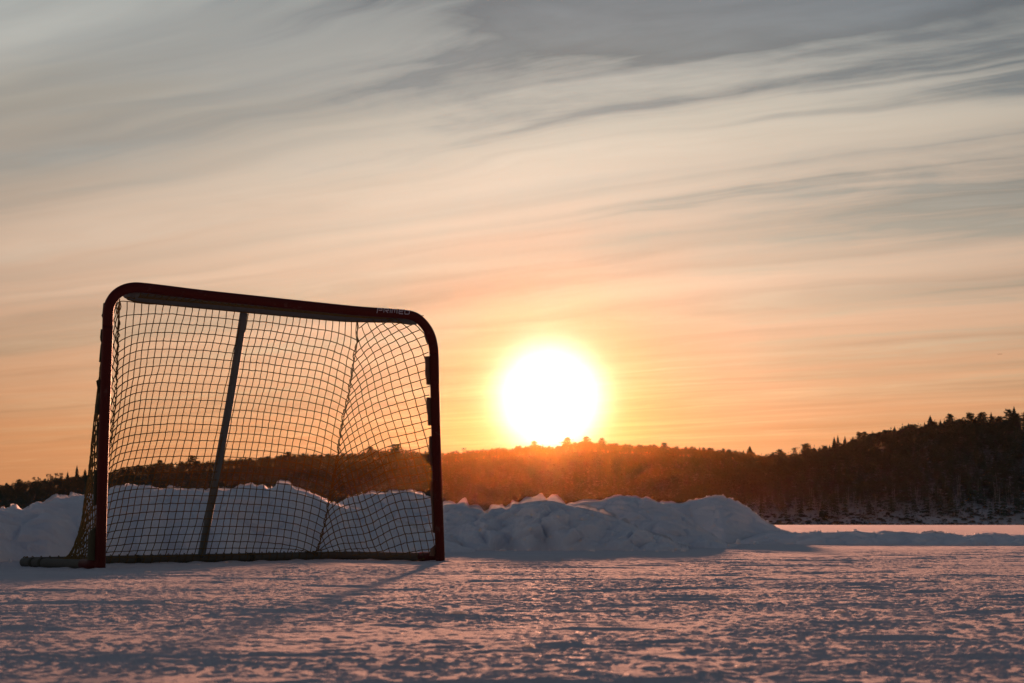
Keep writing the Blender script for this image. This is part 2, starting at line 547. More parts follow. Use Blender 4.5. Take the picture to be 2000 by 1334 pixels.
th = np.concatenate([np.arange(-180, -60, 4.0), np.arange(-60, -19, 0.4), np.linspace(-19, 19, 980), np.arange(19.4, 60, 0.4), np.arange(60, 180, 4.0)])
rr = np.concatenate([np.geomspace(0.25, 1.5, 40)[:-1], np.geomspace(1.5, 15, 1650)[:-1], np.geomspace(15, 24, 180)[:-1], np.geomspace(24, 2380, 110)])
TH, RR = np.meshgrid(np.radians(th), rr)
GX, GY = RR * np.sin(TH), RR * np.cos(TH)
GZ = ground_z(GX, GY)
nr, nc = GX.shape
gv = np.concatenate([np.stack([GX, GY, GZ], -1).reshape(-1, 3), [[0, 0, float(ground_low(np.array(0.), np.array(0.)))]]])
gf = grid_faces(nr, nc, True)[:, ::-1]
k = np.arange(nc)
cap = np.stack([np.full(nc, nr * nc), (k + 1) % nc, k], -1)
o = link("snow_ground", make_mesh("snow_ground", gv, [gf, cap]), M_ICE)
tag(o, "scraped snow covering the frozen lake", None, None, 'structure')

# ------------------------------------------------------------------ hills
RIDGE_FAR = [(-700, 990), (-300, 968), (-100, 952), (0, 947), (40, 941), (100, 935), (150, 930), (200, 922), (260, 911), (300, 906), (350, 903), (400, 901),
             (450, 896), (500, 893), (560, 889), (620, 886), (660, 887), (700, 884), (730, 879), (770, 878), (800, 880), (850, 884), (870, 884), (900, 881),
             (960, 876), (1000, 873), (1040, 871), (1080, 871), (1110, 866), (1150, 862), (1200, 867), (1250, 869), (1300, 871), (1350, 874), (1400, 877),
             (1440, 879), (1470, 884), (1490, 888), (1520, 893), (1600, 915), (1800, 950), (2300, 1000)]
RIDGE_NEAR = [(1180, 1024), (1230, 1012), (1290, 988), (1340, 958), (1400, 928), (1450, 908), (1490, 895), (1520, 886), (1540, 889), (1560, 884), (1580, 878), (1600, 878),
              (1640, 871), (1680, 857), (1720, 847), (1760, 837), (1800, 830), (1820, 826), (1860, 826), (1900, 822), (1940, 819), (1970, 818), (2000, 810), (2100, 785), (2300, 765), (2700, 790)]


class Hill:
    def __init__(s, ridge, foot, top, back, canopy):
        s.px = np.array([a for a, _ in ridge], float)
        a, b = ray(s.px, [q for _, q in ridge])
        s.h = EYE + b * top - canopy
        s.sky = np.array([q for _, q in ridge], float)
        s.foot, s.top, s.back = foot, top, back
    def z(s, x, y):
        px = CX + x / y * F_PX * 1.0045
        h = np.interp(px, s.px, s.h)
        t = np.where(y < s.top, (y - s.foot) / (s.top - s.foot), (s.back - y) / (s.back - s.top))
        t = np.clip(t, 0, 1)
        return h * (t ** 0.8 * (1 - 0.35 * t) / 0.65) * 1.0 + 1.6 * perlin(x / 26, y / 26, 91) * np.minimum(1, 4 * t) * (1 - t) - 0.3
    def mesh(s, name):
        pxs = np.linspace(s.px[0], s.px[-1], 260)
        ys = np.concatenate([np.linspace(s.foot, s.top, 40), np.linspace(s.top, s.back, 20)[1:]])
        P, Y = np.meshgrid(pxs, ys)
        X = (P - CX) / F_PX / 1.0045 * Y
        return make_mesh(name, np.stack([X, Y, s.z(X, Y)], -1).reshape(-1, 3), grid_faces(len(ys), len(pxs)))


FAR = Hill(RIDGE_FAR, 1250, 1500, 1950, 7.0)
NEAR = Hill(RIDGE_NEAR, 800, 1000, 1220, 7.0)
tag(link("far_hills", FAR.mesh("far_hills"), M_HILL), "long low hill across the lake below the sun", None, None, 'structure')
tag(link("hill", NEAR.mesh("hill"), M_HILL), "nearer wooded hill rising at the right", None, None, 'structure')


# ------------------------------------------------------------------ trees: prototypes of unit height (crown, trunk)
def spruce(seed, layers, blades, width, ragged=0.35):
    g = np.random.default_rng(seed); s = Soup()
    for i in range(layers):
        f = i / (layers - 1)
        z = 0.14 + 0.86 * f
        r0 = width * (1 - f) ** 0.7 + 0.02
        for j in range(blades):
            a = 2 * math.pi * (j + g.random()) / blades
            r = r0 * (1 - ragged * g.random())
            w = r0 * 0.55 + 0.01
            d = np.array([math.cos(a), math.sin(a)]); e = np.array([-d[1], d[0]])
            top = z + 0.035 + 0.02 * g.random(); low = z - r * (0.25 + 0.3 * g.random())
            v = [(0, 0, top + .02), (*(d * r * .55 + e * w * .5), z + .01), (*(d * r), low), (*(d * r * .55 - e * w * .5), z), (*(d * r * .5), z - .05)]
            s.add(np.array(v), np.array([[0, 1, 2], [0, 2, 3], [1, 4, 2], [4, 3, 2]]))
    s.tube([(0, 0, 0.96), (0, 0, 1.04)], [0.008, 0.002], 4)
    return s


def pine(seed, clumps, bits, width):
    g = np.random.default_rng(seed); s = Soup()
    for i in range(clumps):
        f = (i + 0.5) / clumps
        z = 0.42 + 0.55 * f
        a = i * 2.4 + g.random()
        reach = width * (1.0 - 0.75 * f ** 1.6) * (0.45 + 0.55 * g.random())
        c = np.array([math.cos(a) * reach * .75, math.sin(a) * reach * .75, z])
        s.tube([(0, 0, z - .06), c], [0.008, 0.004], 3, cap=False)
        for j in range(bits):
            q = c + g.normal(0, 1, 3) * np.array([reach * .34 + .015, reach * .34 + .015, 0.018])
            u = g.normal(0, 1, 3); u[2] *= 0.4; u /= np.linalg.norm(u)
            w = np.cross(u, g.normal(0, 1, 3)); w /= np.linalg.norm(w)
            k = 0.035 + 0.03 * g.random()
            s.add(np.array([q + u * k, q - u * k * .6 + w * k * .5, q - u * k * .6 - w * k * .5]), np.array([[0, 1, 2]]))
    return s


def bare(seed, depth, r0, spread=0.5, n=3):
    g = np.random.default_rng(seed); s = Soup()
    def grow(p, d, l, r, k):
        q = p + d * l * (0.8 + 0.4 * g.random())
        s.tube([p, (p + q) / 2 + g.normal(0, l * .04, 3), q], [r, r * .8, r * .6], 3, cap=False)
        if k == 0: return
        for _ in range(n):
            e = d + g.normal(0, spread, 3); e[2] += 0.25; e /= np.linalg.norm(e)
            grow(q, e, l * 0.68, max(r * .66, 0.008), k - 1)
    grow(np.array([0, 0, 0.30]), np.array([0.05, 0, 1.0]), 0.22, r0 * .9, depth)
    for h in (.38, .46):
        grow(np.array([0, 0, h]), np.array([g.normal(0, .7), g.normal(0, .7), .6]), 0.16, r0 * .6, depth - 1)
    return s


def trunk(r, top=0.95, seed=0):
    s = Soup()
    g = np.random.default_rng(seed)
    s.tube([(0, 0, -0.06), (g.normal(0, .006), g.normal(0, .006), top * .5), (0, 0, top)], [r, r * .7, r * .2], 6)
    return s


def flat(s):
    """all faces of a soup as triangles"""
    v = np.concatenate(s.v); fs = list(s.f3)
    for q in s.f4: fs += [q[:, [0, 1, 2]], q[:, [0, 2, 3]]]
    return v, np.concatenate(fs)


LOW = [flat(spruce(100 + i, 7, 5, 0.17 + 0.02 * (i % 4))) for i in range(6)]
LOWP = [flat(pine(200 + i, 10, 16, 0.36)) for i in range(5)]
LOWB = [flat(bare(300 + i, 3, 0.016, 0.5, 3)) for i in range(4)]


def forest(name, hill, spacing, px0, px1, hmin, hmax, mixw, mat, protos, label, seed):
    g = np.random.default_rng(seed)
    V, Fc, n = [], [], 0
    y = hill.foot + 4
    while y < hill.top + 16:
        x0, x1 = (px0 - CX) / F_PX * y, (px1 - CX) / F_PX * y
        m = int((x1 - x0) / spacing)
        for i in range(m):
            if g.random() > mixw: continue
            x = x0 + (i + g.random()) * spacing; yy = y + (g.random() - .5) * spacing
            z = float(hill.z(np.array(x), np.array(yy)))
            if z < 0.4: continue
            v, f = protos[g.integers(len(protos))]
            a = g.random() * 6.283; c, s_ = math.cos(a), math.sin(a)
            h = hmin + (hmax - hmin) * g.random() ** 1.5
            w = h * (1.0 + 0.5 * g.random())
            V.append(np.stack([(v[:, 0] * c - v[:, 1] * s_) * w + x, (v[:, 0] * s_ + v[:, 1] * c) * w + yy, v[:, 2] * h + z - 0.3], -1))
            Fc.append(f + n); n += len(v)
        y += spacing
    o = link(name, make_mesh(name, np.concatenate(V), np.concatenate(Fc), False), mat)
    return tag(o, label, None, None, 'stuff')


forest("far_forest", FAR, 5.0, -330, 1560, 6.2, 8.6, 0.66, M_CONIFER, LOW[:2] + LOWP, "dark mass of evergreens covering the long hill", 1)
forest("bare_far_forest", FAR, 6.5, -330, 1560, 6, 8, 0.35, M_TWIG, LOWB, "brownish mass of leafless trees on the long hill", 2)
forest("near_forest", NEAR, 4.6, 1200, 2330, 6.5, 10, 0.72, M_CONIFER, LOW + LOWP, "dark mass of evergreens covering the right hill", 3)
forest("bare_near_forest", NEAR, 6.5, 1200, 2330, 6, 9, 0.3, M_TWIG, LOWB, "leafless trees mixed among evergreens of the right hill", 4)

# shoreline under the right hill: pale trunks and brush, then dark rocks
V = Soup(); g = np.random.default_rng(8)
for i in range(260):
    px = 1230 + g.random() * 1000; y = 804 + g.random() ** 1.5 * 26
    x = (px - CX) / F_PX * y; z = float(NEAR.z(np.array(x), np.array(y)))
    h = 3 + 5 * g.random(); l = g.normal(0, .5, 2)
    V.tube([(x, y, z - .3), (x + l[0] * .4, y, z + h * .5), (x + l[0], y + l[1], z + h)], [.16, .12, .05], 4, cap=False)
tag(link("shore_trunks", V.mesh("shore_trunks"), M_BIRCH), "pale slender trunks along the foot of the right hill", None, None, 'stuff')
V = Soup()
for i in range(900):
    px = 1230 + g.random() * 1000; y = 797 + g.random() * 14
    x = (px - CX) / F_PX * y; s_ = 0.3 + 0.9 * g.random() ** 2
    z = max(0.0, float(NEAR.z(np.array(x), np.array(y))))
    q = g.normal(0, 1, (10, 3)); q /= np.linalg.norm(q, axis=1)[:, None]
    a = np.arange(6) * math.pi / 3 + g.random()
    v = np.array([[math.cos(t) * (.8 + .5 * g.random()), math.sin(t) * (.8 + .5 * g.random()), -.2] for t in a] +
                 [[math.cos(t) * .6 * (.6 + .6 * g.random()), math.sin(t) * .6, .45 + .35 * g.random()] for t in a] + [[0, 0, .7]])
    kk = np.arange(6); k2 = (kk + 1) % 6
    V.add(v * s_ * np.array([1.3, 1, .8]) + [x, y, z], np.concatenate([np.stack([kk, k2, k2 + 6], -1), np.stack([kk, k2 + 6, kk + 6], -1), np.stack([kk + 6, k2 + 6, np.full(6, 12)], -1)]))
tag(link("shore_rocks", V.mesh("shore_rocks", False), M_ROCK), "dark rocks scattered along the far shoreline", None, None, 'stuff')
V = Soup()
for i in range(500):
    px = 1230 + g.random() * 1000; y = 799 + g.random() * 26
    x = (px - CX) / F_PX * y; z = max(0.0, float(NEAR.z(np.array(x), np.array(y))))
    v, f = LOWB[i % 4]
    a = g.random() * 6.28; h = 1.6 + 2.2 * g.random()
    V.add(np.stack([(v[:, 0] * math.cos(a) - v[:, 1] * math.sin(a)) * h * 1.5 + x, (v[:, 0] * math.sin(a) + v[:, 1] * math.cos(a)) * h * 1.5 + y, (v[:, 2] - .35) * h + z], -1), f)
tag(link("shore_brush", V.mesh("shore_brush", False), M_TWIG), "low leafless brush along the far shoreline", None, None, 'stuff')

# individual trees on the skyline
def two(crown, trunk_soup, cm, tm, nm):
    c, t_ = crown.mesh(nm + "_crown", False), trunk_soup.mesh(nm + "_trunk")
    c.materials.append(cm); t_.materials.append(tm)
    return c, t_


PROTO = {
    'spruce': [two(spruce(i, 13, 8, .17 + .025 * i), trunk(.014, .95, i), M_CONIFER, M_TRUNK, "spruce") for i in range(4)],
    'pine': [two(pine(20 + i, 15, 34, .27), trunk(.02, .93, i), M_CONIFER, M_TRUNK, "pine") for i in range(4)],
    'bare': [two(bare(40 + i, 4, .022, .45, 3), trunk(.026, .5, i), M_TWIG, M_TRUNK, "bare") for i in range(4)],
}
NAMES = {'spruce': ("spruce_tree", "spruce"), 'pine': ("pine_tree", "pine"), 'bare': ("leafless_tree", "tree")}


def plant(kind, i, px, top_py, hill, height, label, group, wide=1.0):
    """a tree on the ridge of a hill, its tip at a height seen in the photo"""
    Y = hill.top + 2
    x = (px - CX) / F_PX / 1.0045 * Y
    base = float(hill.z(np.array(x), np.array(float(Y)))) - 0.4
    a, b_ = ray(px, top_py)
    h = float(EYE + b_ * Y - base) if top_py else height
    h = max(h, 4.0)
    nm, cat = NAMES[kind]
    root = bpy.data.objects.new(nm, None); COL.objects.link(root)
    root.empty_display_size = 1.0
    root.location = (x, Y, base); root.rotation_euler = (0, 0, (i * 2.39996) % 6.283)
    if kind == 'spruce': wide *= 1.35
    root.scale = (h * wide, h * wide, h)
    tag(root, label, cat, group)
    c, t_ = PROTO[kind][i % 4]
    link("crown", c, None, root); link("trunk", t_, None, root)
    return root


SPECIAL = [  # kind, px, tip, hill, width, label
    ('spruce', 148, 911, FAR, .95, "tallest pointed spruce left of the goal, rising above the left hill skyline"),
    ('spruce', 164, 917, FAR, 1.2, "short bushy spruce just right of the tallest left hill spruce"),
    ('spruce', 130, 922, FAR, .8, "thin little spruce between the leafless trees and the tallest left hill spruce"),
    ('bare', 70, 927, FAR, 1.3, "leftmost leafless tree standing over the left hill skyline"),
    ('bare', 92, 921, FAR, 1.2, "spreading leafless tree, second from the left on the left skyline"),
    ('bare', 106, 921, FAR, 1.0, "leafless tree in the middle of the left skyline row"),
    ('bare', 117, 920, FAR, 1.0, "leafless tree at the right end of the left skyline row"),
    ('pine', 35, 936, FAR, 1.6, "broad round topped tree at the far left end of the skyline"),
    ('pine', 374, 889, FAR, 1.5, "dark tufted pine seen through the net left of the centre support"),
    ('pine', 310, 898, FAR, 1.5, "lower bushy pine seen through the left third of the net"),
    ('pine', 560, 882, FAR, 1.6, "bushy pine seen through the net right of the centre support"),
    ('pine', 722, 872, FAR, 1.9, "broad crowned pine seen through the net right of the net seam"),
    ('pine', 773, 867, FAR, 2.2, "widest domed pine seen through the net beside the right post"),
    ('bare', 906, 872, FAR, 1.4, "leafless tree on the skyline just right of the goal"),
    ('pine', 1044, 861, FAR, 1.2, "small pine standing out black against the lower edge of the sun"),
    ('pine', 1109, 854, FAR, 1.6, "pine cluster crown at the lower right edge of the sun"),
    ('pine', 1146, 852, FAR, 1.5, "high pine just right of the sun on the long hill"),
    ('pine', 1176, 855, FAR, 1.3, "rounded pine, second to the right of the sun"),
    ('pine', 1298, 864, FAR, 1.4, "lone bushy pine on the long hill over the snow mounds"),
    ('spruce', 1466, 872, FAR, 1.5, "last pointed tree of the long hill beside the right hill"),
    ('pine', 1524, 877, NEAR, 1.3, "round crowned tree at the low left end of the right hill"),
    ('bare', 1558, 870, NEAR, 1.3, "leafless tree at the left end of the right hill"),
    ('pine', 1577, 866, NEAR, 1.4, "dark round pine next to the leafless tree on the right hill"),
    ('spruce', 1632, 855, NEAR, .8, "slim spruce, left one of a close pair on the right hill"),
    ('spruce', 1639, 852, NEAR, .75, "slim spruce, right one of a close pair on the right hill"),
    ('spruce', 1653, 854, NEAR, .9, "short spruce just right of the slim spruce pair"),
    ('pine', 1681, 843, NEAR, .9, "spindly tufted pine halfway up the right hill skyline"),
    ('pine', 1691, 843, NEAR, 1.1, "broken topped pine halfway up the right hill skyline"),
    ('spruce', 1751, 834, NEAR, 1.1, "pointed spruce on the upper slope of the right hill"),
    ('pine', 1785, 829, NEAR, 1.2, "open crowned pine on the upper slope of the right hill"),
    ('spruce', 1821, 813, NEAR, 1.25, "broad dark fir left of the layered pine on the right hill"),
    ('spruce', 1841, 821, NEAR, .9, "small fir between the broad fir and the layered pine"),
    ('pine', 1860, 808, NEAR, 1.15, "tall pine with flat layered branches topping the right hill"),
    ('bare', 1880, 817, NEAR, 1.0, "leafless forked tree right of the layered pine"),
    ('pine', 1899, 805, NEAR, 1.3, "bushy pine with a flat top near the right edge"),
    ('pine', 1922, 805, NEAR, 1.5, "wide dense pine near the right edge of the skyline"),
    ('spruce', 1941, 807, NEAR, 1.1, "narrow spruce between dense pines at the right edge"),
    ('pine', 1976, 799, NEAR, 1.2, "ragged tall pine second from the right edge"),
    ('spruce', 1986, 796, NEAR, 1.0, "highest spruce close to the right edge of the photo"),
]
for i, (kind, px, tip, hill, wd, lab) in enumerate(SPECIAL):
    plant(kind, i, px, tip, hill, 10, lab, "trees along the skyline", wd)
# the even rows between them
rows = [(FAR, 8, 870, 9, ('pine', 'bare', 'spruce', 'pine'), "small dark tree in the even row along the left skyline"),
        (FAR, 872, 1480, 8, ('pine', 'pine', 'pine', 'spruce', 'bare'), "small dark tree in the even row along the skyline below the sun"),
        (NEAR, 1500, 2000, 8, ('spruce', 'pine', 'spruce', 'pine', 'bare'), "small dark tree in the rising row along the right hill skyline")]
for hill, p0, p1, step, kinds, lab in rows:
    for i, px in enumerate(np.arange(p0, p1, step)):
        kd = kinds[random.randrange(len(kinds))]
        px = px + random.uniform(-4, 4)
        tip = float(np.interp(px, hill.px, hill.sky)) - random.uniform(-3, 3 if hill is FAR else 7)
        plant(kd, random.randrange(100), px, tip, hill, 8, lab.replace("tree", {'spruce': 'spruce', 'pine': 'pine', 'bare': 'leafless tree'}[kd]),
              "even rows of trees along the skyline", random.uniform(.9, 1.4))

# ------------------------------------------------------------------ ploughed snow banks
BANKS = []


def bank(name, crest, dist, front, back, lump, jag, label, seed, slump=0.0, steep=0.75, crumbs=None):
    """crest: silhouette (px, py); dist: (px, metres) of the crest from the camera"""
    if crumbs: BANKS.append((crest, dist, *crumbs))
    cx_ = np.array([a for a, _ in crest], float)
    px = np.arange(cx_[0], cx_[-1] + .1, 1.0)
    py = np.interp(px, cx_, [q for _, q in crest])
    py = np.convolve(np.pad(py, 3, 'edge'), np.array([1, 2, 3, 4, 3, 2, 1]) / 16.0, 'valid')
    Y = np.interp(px, [a for a, _ in dist], [q for _, q in dist])
    c = at(px, py, Y)
    cz = c[:, 2] + 0.008 * jag * fbm(c[:, 0] / .07, c[:, 1] / .07, 3, seed) + 0.006 * jag * np.maximum(0, perlin(c[:, 0] / .09, px * 0, seed + 5) - .2) + .004 * jag * fbm(c[:, 0] / .03, c[:, 1] / .03, 2, seed + 9)
    nf, nb = 110, 36
    T = np.concatenate([np.linspace(0, 1, nf), 1 + np.linspace(0, 1, nb)[1:]])
    tf = np.clip(T, 0, 1)
    prof = np.where(T <= 1, 0.55 * np.sin(tf * math.pi / 2) ** steep + 0.45 * tf ** 0.7, (1 - np.clip(T - 1, 0, 1)) ** 1.5)
    off = np.where(T <= 1, -front * (1 - T), back * (T - 1))
    fwob = 1 + 0.25 * perlin(px / 60., px * 0, seed + 3)
    Yg = Y[None, :] + off[:, None] * fwob[None, :]
    ax = c[:, 0] / c[:, 1]
    X = ax[None, :] * Yg
    edge = np.minimum(1, np.minimum(px - px[0], px[-1] - px) / 30.0)
    gz = ground_low(X, Yg) - 0.012
    ker = np.exp(-(np.arange(-60, 61) / 24.0) ** 2); ker /= ker.sum()
    czs = np.convolve(np.pad(cz, 60, 'edge'), ker, 'valid') - .006
    wd = np.exp(-((T - 1) / np.where(T < 1, .16, .12)) ** 2)[:, None]
    czt = czs[None, :] * (1 - wd) + cz[None, :] * wd          # the ragged edge is only at the crest
    Z = gz + np.maximum(czt - gz, 0.0) * prof[:, None]
    # lumps: broken blocks and soft heaps, fading at the crest line and at the toe
    tt = np.clip(T, 0, 2)[:, None]
    w = sstep(0, .12, tt) * np.where(tt < 1, 1 - 0.92 * sstep(.72, 1, tt), 1 - sstep(1.6, 2, tt) * 1.0)
    d1, d2, idv = worley(X / 0.22 + .3 * perlin(X / .3, Z / .3, seed + 8), (Z * 1.1 + Yg * .45) / 0.17, seed + 1)
    blocks = np.minimum(d2 - d1, .35) / .35 * (0.4 + idv)
    soft = fbm(X / .35, Yg / .35, 4, seed + 2, .5, Z / .3)
    fine = fbm(X / .06, Yg / .06, 3, seed + 4, .55, Z / .06)
    streak = fbm((X - slump * Z * 2.0) / .16, (Yg + Z) / .9, 3, seed + 6)
    amt = lump * (0.030 * blocks + 0.030 * soft + 0.0065 * fine + 0.02 * streak * abs(slump))
    Yd = Yg - amt * w * 0.9
    Zd = Z + amt * w * 0.55
    V = np.stack([X, Yd, Zd], -1).reshape(-1, 3)
    me = make_mesh(name, V, grid_faces(len(T), len(px)))
    o = link("snow_bank", me, M_SNOW)
    return tag(o, label, "snow bank", "snow banks ploughed up around the rink")


bank("snow_bank_goal", [(-420, 1010), (-300, 985), (-150, 1000), (-60, 985), (0, 993), (18, 990), (22, 987), (33, 988), (42, 995), (57, 992), (62, 984), (75, 981), (85, 984), (100, 979), (112, 972), (130, 973), (150, 968), (172, 965),
      (195, 960), (215, 954), (232, 953), (240, 949), (262, 948), (280, 950), (292, 953), (320, 955), (338, 953), (345, 956), (370, 957), (392, 957), (410, 962), (422, 957), (440, 959), (462, 954), (470, 949), (492, 946), (500, 951),
      (508, 947), (517, 946), (522, 953), (535, 951), (543, 942), (552, 942), (565, 946), (575, 956), (590, 959), (604, 961), (618, 966), (632, 973), (645, 979), (658, 983), (672, 986), (690, 992), (720, 1001), (750, 1010), (780, 1020), (812, 1032), (850, 1046), (890, 1060), (930, 1078)],
     [(-420, 8.6), (-100, 9.9), (0, 10.8), (200, 11.8), (660, 13.0), (930, 14.0)], 1.25, 1.2, 1.1, .8, "long high snow bank behind the hockey goal", 301, crumbs=(0, 670, 34, "the long bank behind the goal"))
bank("snow_bank_back", [(600, 1030), (640, 1000), (660, 985), (675, 973), (690, 968), (703, 966), (707, 962), (712, 967), (728, 963), (735, 966), (760, 963), (790, 960), (805, 960), (815, 965), (828, 966), (842, 974), (870, 987), (900, 1000), (960, 1030), (1000, 1070)],
     [(600, 15.2), (1000, 15.6)], 1.0, 1.1, 1.0, .8, "snow hump seen through the right third of the net", 331, crumbs=(680, 870, 10, "the hump behind the net"))
bank("snow_bank_jagged", [(800, 1064), (830, 1020), (850, 995), (868, 986), (884, 985), (896, 984), (899, 981), (908, 981), (913, 987), (915, 993), (930, 993), (941, 996), (950, 1003), (954, 1003), (957, 994), (968, 995), (972, 993), (982, 991), (986, 996), (997, 994), (999, 985), (1012, 984),
      (1035, 981), (1065, 978), (1085, 980), (1100, 984), (1120, 988), (1150, 995), (1200, 1010), (1240, 1028), (1280, 1046), (1320, 1062), (1345, 1076)],
     [(800, 15.0), (1000, 14.8), (1345, 14.6)], 1.05, 1.3, 1.8, .35, "jagged broken snow bank just right of the goal", 361, 1.0, .65, (870, 1110, 16, "the jagged bank right of the goal"))
bank("snow_bank_hump", [(1060, 1060), (1090, 1000), (1112, 985), (1130, 983), (1138, 980), (1160, 980), (1188, 975), (1196, 971), (1214, 968), (1232, 971), (1258, 974), (1262, 972), (1280, 978), (1302, 986), (1320, 996), (1345, 1012), (1370, 1030), (1400, 1050), (1440, 1076)],
     [(1060, 16.8), (1440, 16.2)], 1.2, 1.3, 1.1, .7, "rounded snow hump behind the jagged bank below the sun", 391, .6, .75, (1125, 1300, 8, "the hump below the sun"))
bank("snow_bank_mound", [(1180, 1060), (1230, 1000), (1260, 988), (1290, 983), (1312, 982), (1326, 984), (1336, 984), (1345, 977), (1360, 975), (1372, 974), (1384, 969), (1400, 967), (1412, 967), (1417, 969), (1420, 975), (1424, 971), (1431, 974), (1434, 979), (1441, 978), (1450, 984), (1465, 994), (1480, 1006), (1490, 1016),
      (1503, 1024), (1515, 1030), (1530, 1036), (1550, 1044), (1580, 1058)],
     [(1180, 20.0), (1580, 20.0)], 1.3, 1.6, .7, .6, "big smooth snow mound at the right end of the banks", 421, crumbs=(1300, 1520, 12, "the big smooth mound"))
bank("snow_berm", [(1430, 1060), (1480, 1044), (1520, 1036), (1545, 1040), (1575, 1041), (1600, 1037), (1612, 1040), (1640, 1037), (1670, 1037), (1690, 1041), (1720, 1040), (1725, 1037), (1745, 1040), (1765, 1038), (1790, 1041), (1830, 1040), (1870, 1044), (1900, 1043), (1930, 1041), (1942, 1040), (1950, 1044), (2000, 1045), (2150, 1043), (2300, 1050), (2500, 1064)],
     [(1430, 19.2), (1600, 18.6), (2500, 17.0)], .75, .9, .8, 1.2, "low snow ridge running to the right edge before the lake", 451, crumbs=(1540, 2020, 26, "the low ridge at the right"))

# ------------------------------------------------------------------ hockey goal
goal = bpy.data.objects.new("hockey_goal", None); COL.objects.link(goal)
GO = np.array([*(GOAL_L[:2] + GOAL_R[:2]) / 2, float((GOAL_L[2] + GOAL_R[2]) / 2)])
goal.location = GO
tag(goal, "red framed ice hockey goal with sagging tan net standing on the snow", "hockey goal")


def part(name, soup, mat, parent=None, smooth=True):
    for i in range(len(soup.v)): soup.v[i] = soup.v[i] - GO
    o = link(name, soup.mesh(name, smooth), mat, parent or goal)
    return o


def on_goal(px, py, back=0.0):
    """photo pixel to the vertical plane of the goal mouth"""
    a, b_ = ray(px, py)
    nrm = BASE_D
    Y = (GOAL_L[:2] @ nrm + back) / (a * nrm[0] + nrm[1])
    return np.stack([a * Y, Y * np.ones_like(a), EYE + b_ * Y], -1)


def loc(s, d, z):
    """metres along the mouth, back from it, and up"""
    q = GOAL_L[:2] + BASE_U * s + BASE_D * d
    zz = GOAL_L[2] + (GOAL_R[2] - GOAL_L[2]) * s / GOAL_W
    return np.array([q[0], q[1], z + zz])


U3, D3, Z3 = np.array([*BASE_U, 0]), np.array([*BASE_D, 0]), np.array([0, 0, 1.0])
T_R = 0.0225
fpx = [(195.5, 1112), (197, 1050), (201, 900), (206, 760), (209.5, 660), (210.5, 622), (212, 602), (217, 588), (226, 576), (240, 566.5), (257, 562), (278, 562), (330, 568),
       (400, 576.5), (500, 587), (600, 597.5), (700, 607.5), (780, 613), (800, 615.5), (816, 622), (831, 637), (841, 655), (846, 675), (848, 697), (849.5, 760), (852, 860), (856, 980), (860, 1096)]
fp = on_goal([a for a, _ in fpx], [b_ for _, b_ in fpx])
fp = resample(fp, 0.012)
FRAME = fp
# the front frame is left post, crossbar with both bends, right post
iL = int(np.argmax(fp[:, 2] > 1.02)); iR = len(fp) - 1 - int(np.argmax(fp[::-1, 2] > 1.0))
for nm, q in (("goal_post", fp[:iL + 1]), ("crossbar", fp[iL:iR + 1]), ("goal_post", fp[iR:])):
    s = Soup(); s.tube(q, T_R, 20); part(nm, s, M_RED)
for q in (fp[iL], fp[iR]):
    pass
# top shelf bar
ZB = 1.178
def shelf(s_, d): return loc(s_, d, 1.207 - .024 * s_ / GOAL_W)
tb = resample([shelf(.15, .02) - Z3 * .026, shelf(.19, .13) - Z3 * .006, shelf(.25, .255), shelf(.36, .312), shelf(.60, .318), shelf(GOAL_W - .60, .318), shelf(GOAL_W - .36, .312),
               shelf(GOAL_W - .24, .24), shelf(GOAL_W - .18, .12) - Z3 * .008, shelf(GOAL_W - .14, .02) - Z3 * .026], .02)
s = Soup(); s.tube(tb, .0235, 16); part("top_shelf_bar", s, M_WHITE)
# base rail
ZR = .021
rail = [loc(0, .10, ZR), loc(0, .40, ZR), loc(.0, .64, ZR), loc(.02, .73, ZR), loc(.08, .79, ZR), loc(.17, .80, ZR), loc(.6, .80, ZR), loc(1.2, .80, ZR), loc(GOAL_W - .17, .80, ZR),
        loc(GOAL_W - .08, .79, ZR), loc(GOAL_W - .02, .73, ZR), loc(GOAL_W, .64, ZR), loc(GOAL_W, .40, ZR), loc(GOAL_W, .10, ZR)]
rail = resample(rail, .02)
s = Soup(); s.tube(rail, .0205, 14); rail_o = part("base_rail", s, M_RAIL)
for a in (.50, .585):
    s = Soup(); s.tube([loc(0.0, a, ZR), loc(0.0, a + .022, ZR)], .0235, 14); part("rail_clamp", s, M_DARK, rail_o)
for a in (.62, 1.25):
    s = Soup(); s.tube([loc(a, .80, ZR), loc(a + .02, .80, ZR)], .0225, 14); part("rail_clamp", s, M_DARK, rail_o)
for sx in (0.0, GOAL_W):
    s = Soup(); s.tube([loc(sx, -.002, ZR + .002), loc(sx, .15, ZR + .001)], .0228, 16)
    part("corner_foot", s, M_RED)
# centre support, from the shelf bar to the rear rail
s = Soup(); s.tube(resample([loc(.898, .322, ZB - .012), loc(.925, .47, .78), loc(.955, .65, .36), loc(.98, .795, .03)], .03), .0185, 14)
part("centre_support", s, M_WHITE)

# net ---------------------------------------------------------------
net = part("net", (lambda s: (s.tube(tb[::2] - Z3 * .024, .004, 6), s)[1])(Soup()), M_CORD)
NET_R = 0.0026
SL_px = [(234, 588), (231, 640), (229, 700), (224, 770), (217, 830), (207, 880), (193, 930), (175, 970), (160, 1015), (140, 1058), (120, 1083), (104, 1092)]
SR_px = [(698, 628), (697, 648), (692, 670), (689, 692), (684, 722), (679, 752), (671, 782), (664, 827), (659, 865), (653, 898), (645, 940), (634, 995), (622, 1040), (614, 1070), (612, 1080)]


def seam(px, y0, y1):
    a = np.array(px, float); f = (a[:, 1] - a[0, 1]) / (a[-1, 1] - a[0, 1])
    return resample(at(a[:, 0], a[:, 1], y0 + (y1 - y0) * f), .01)


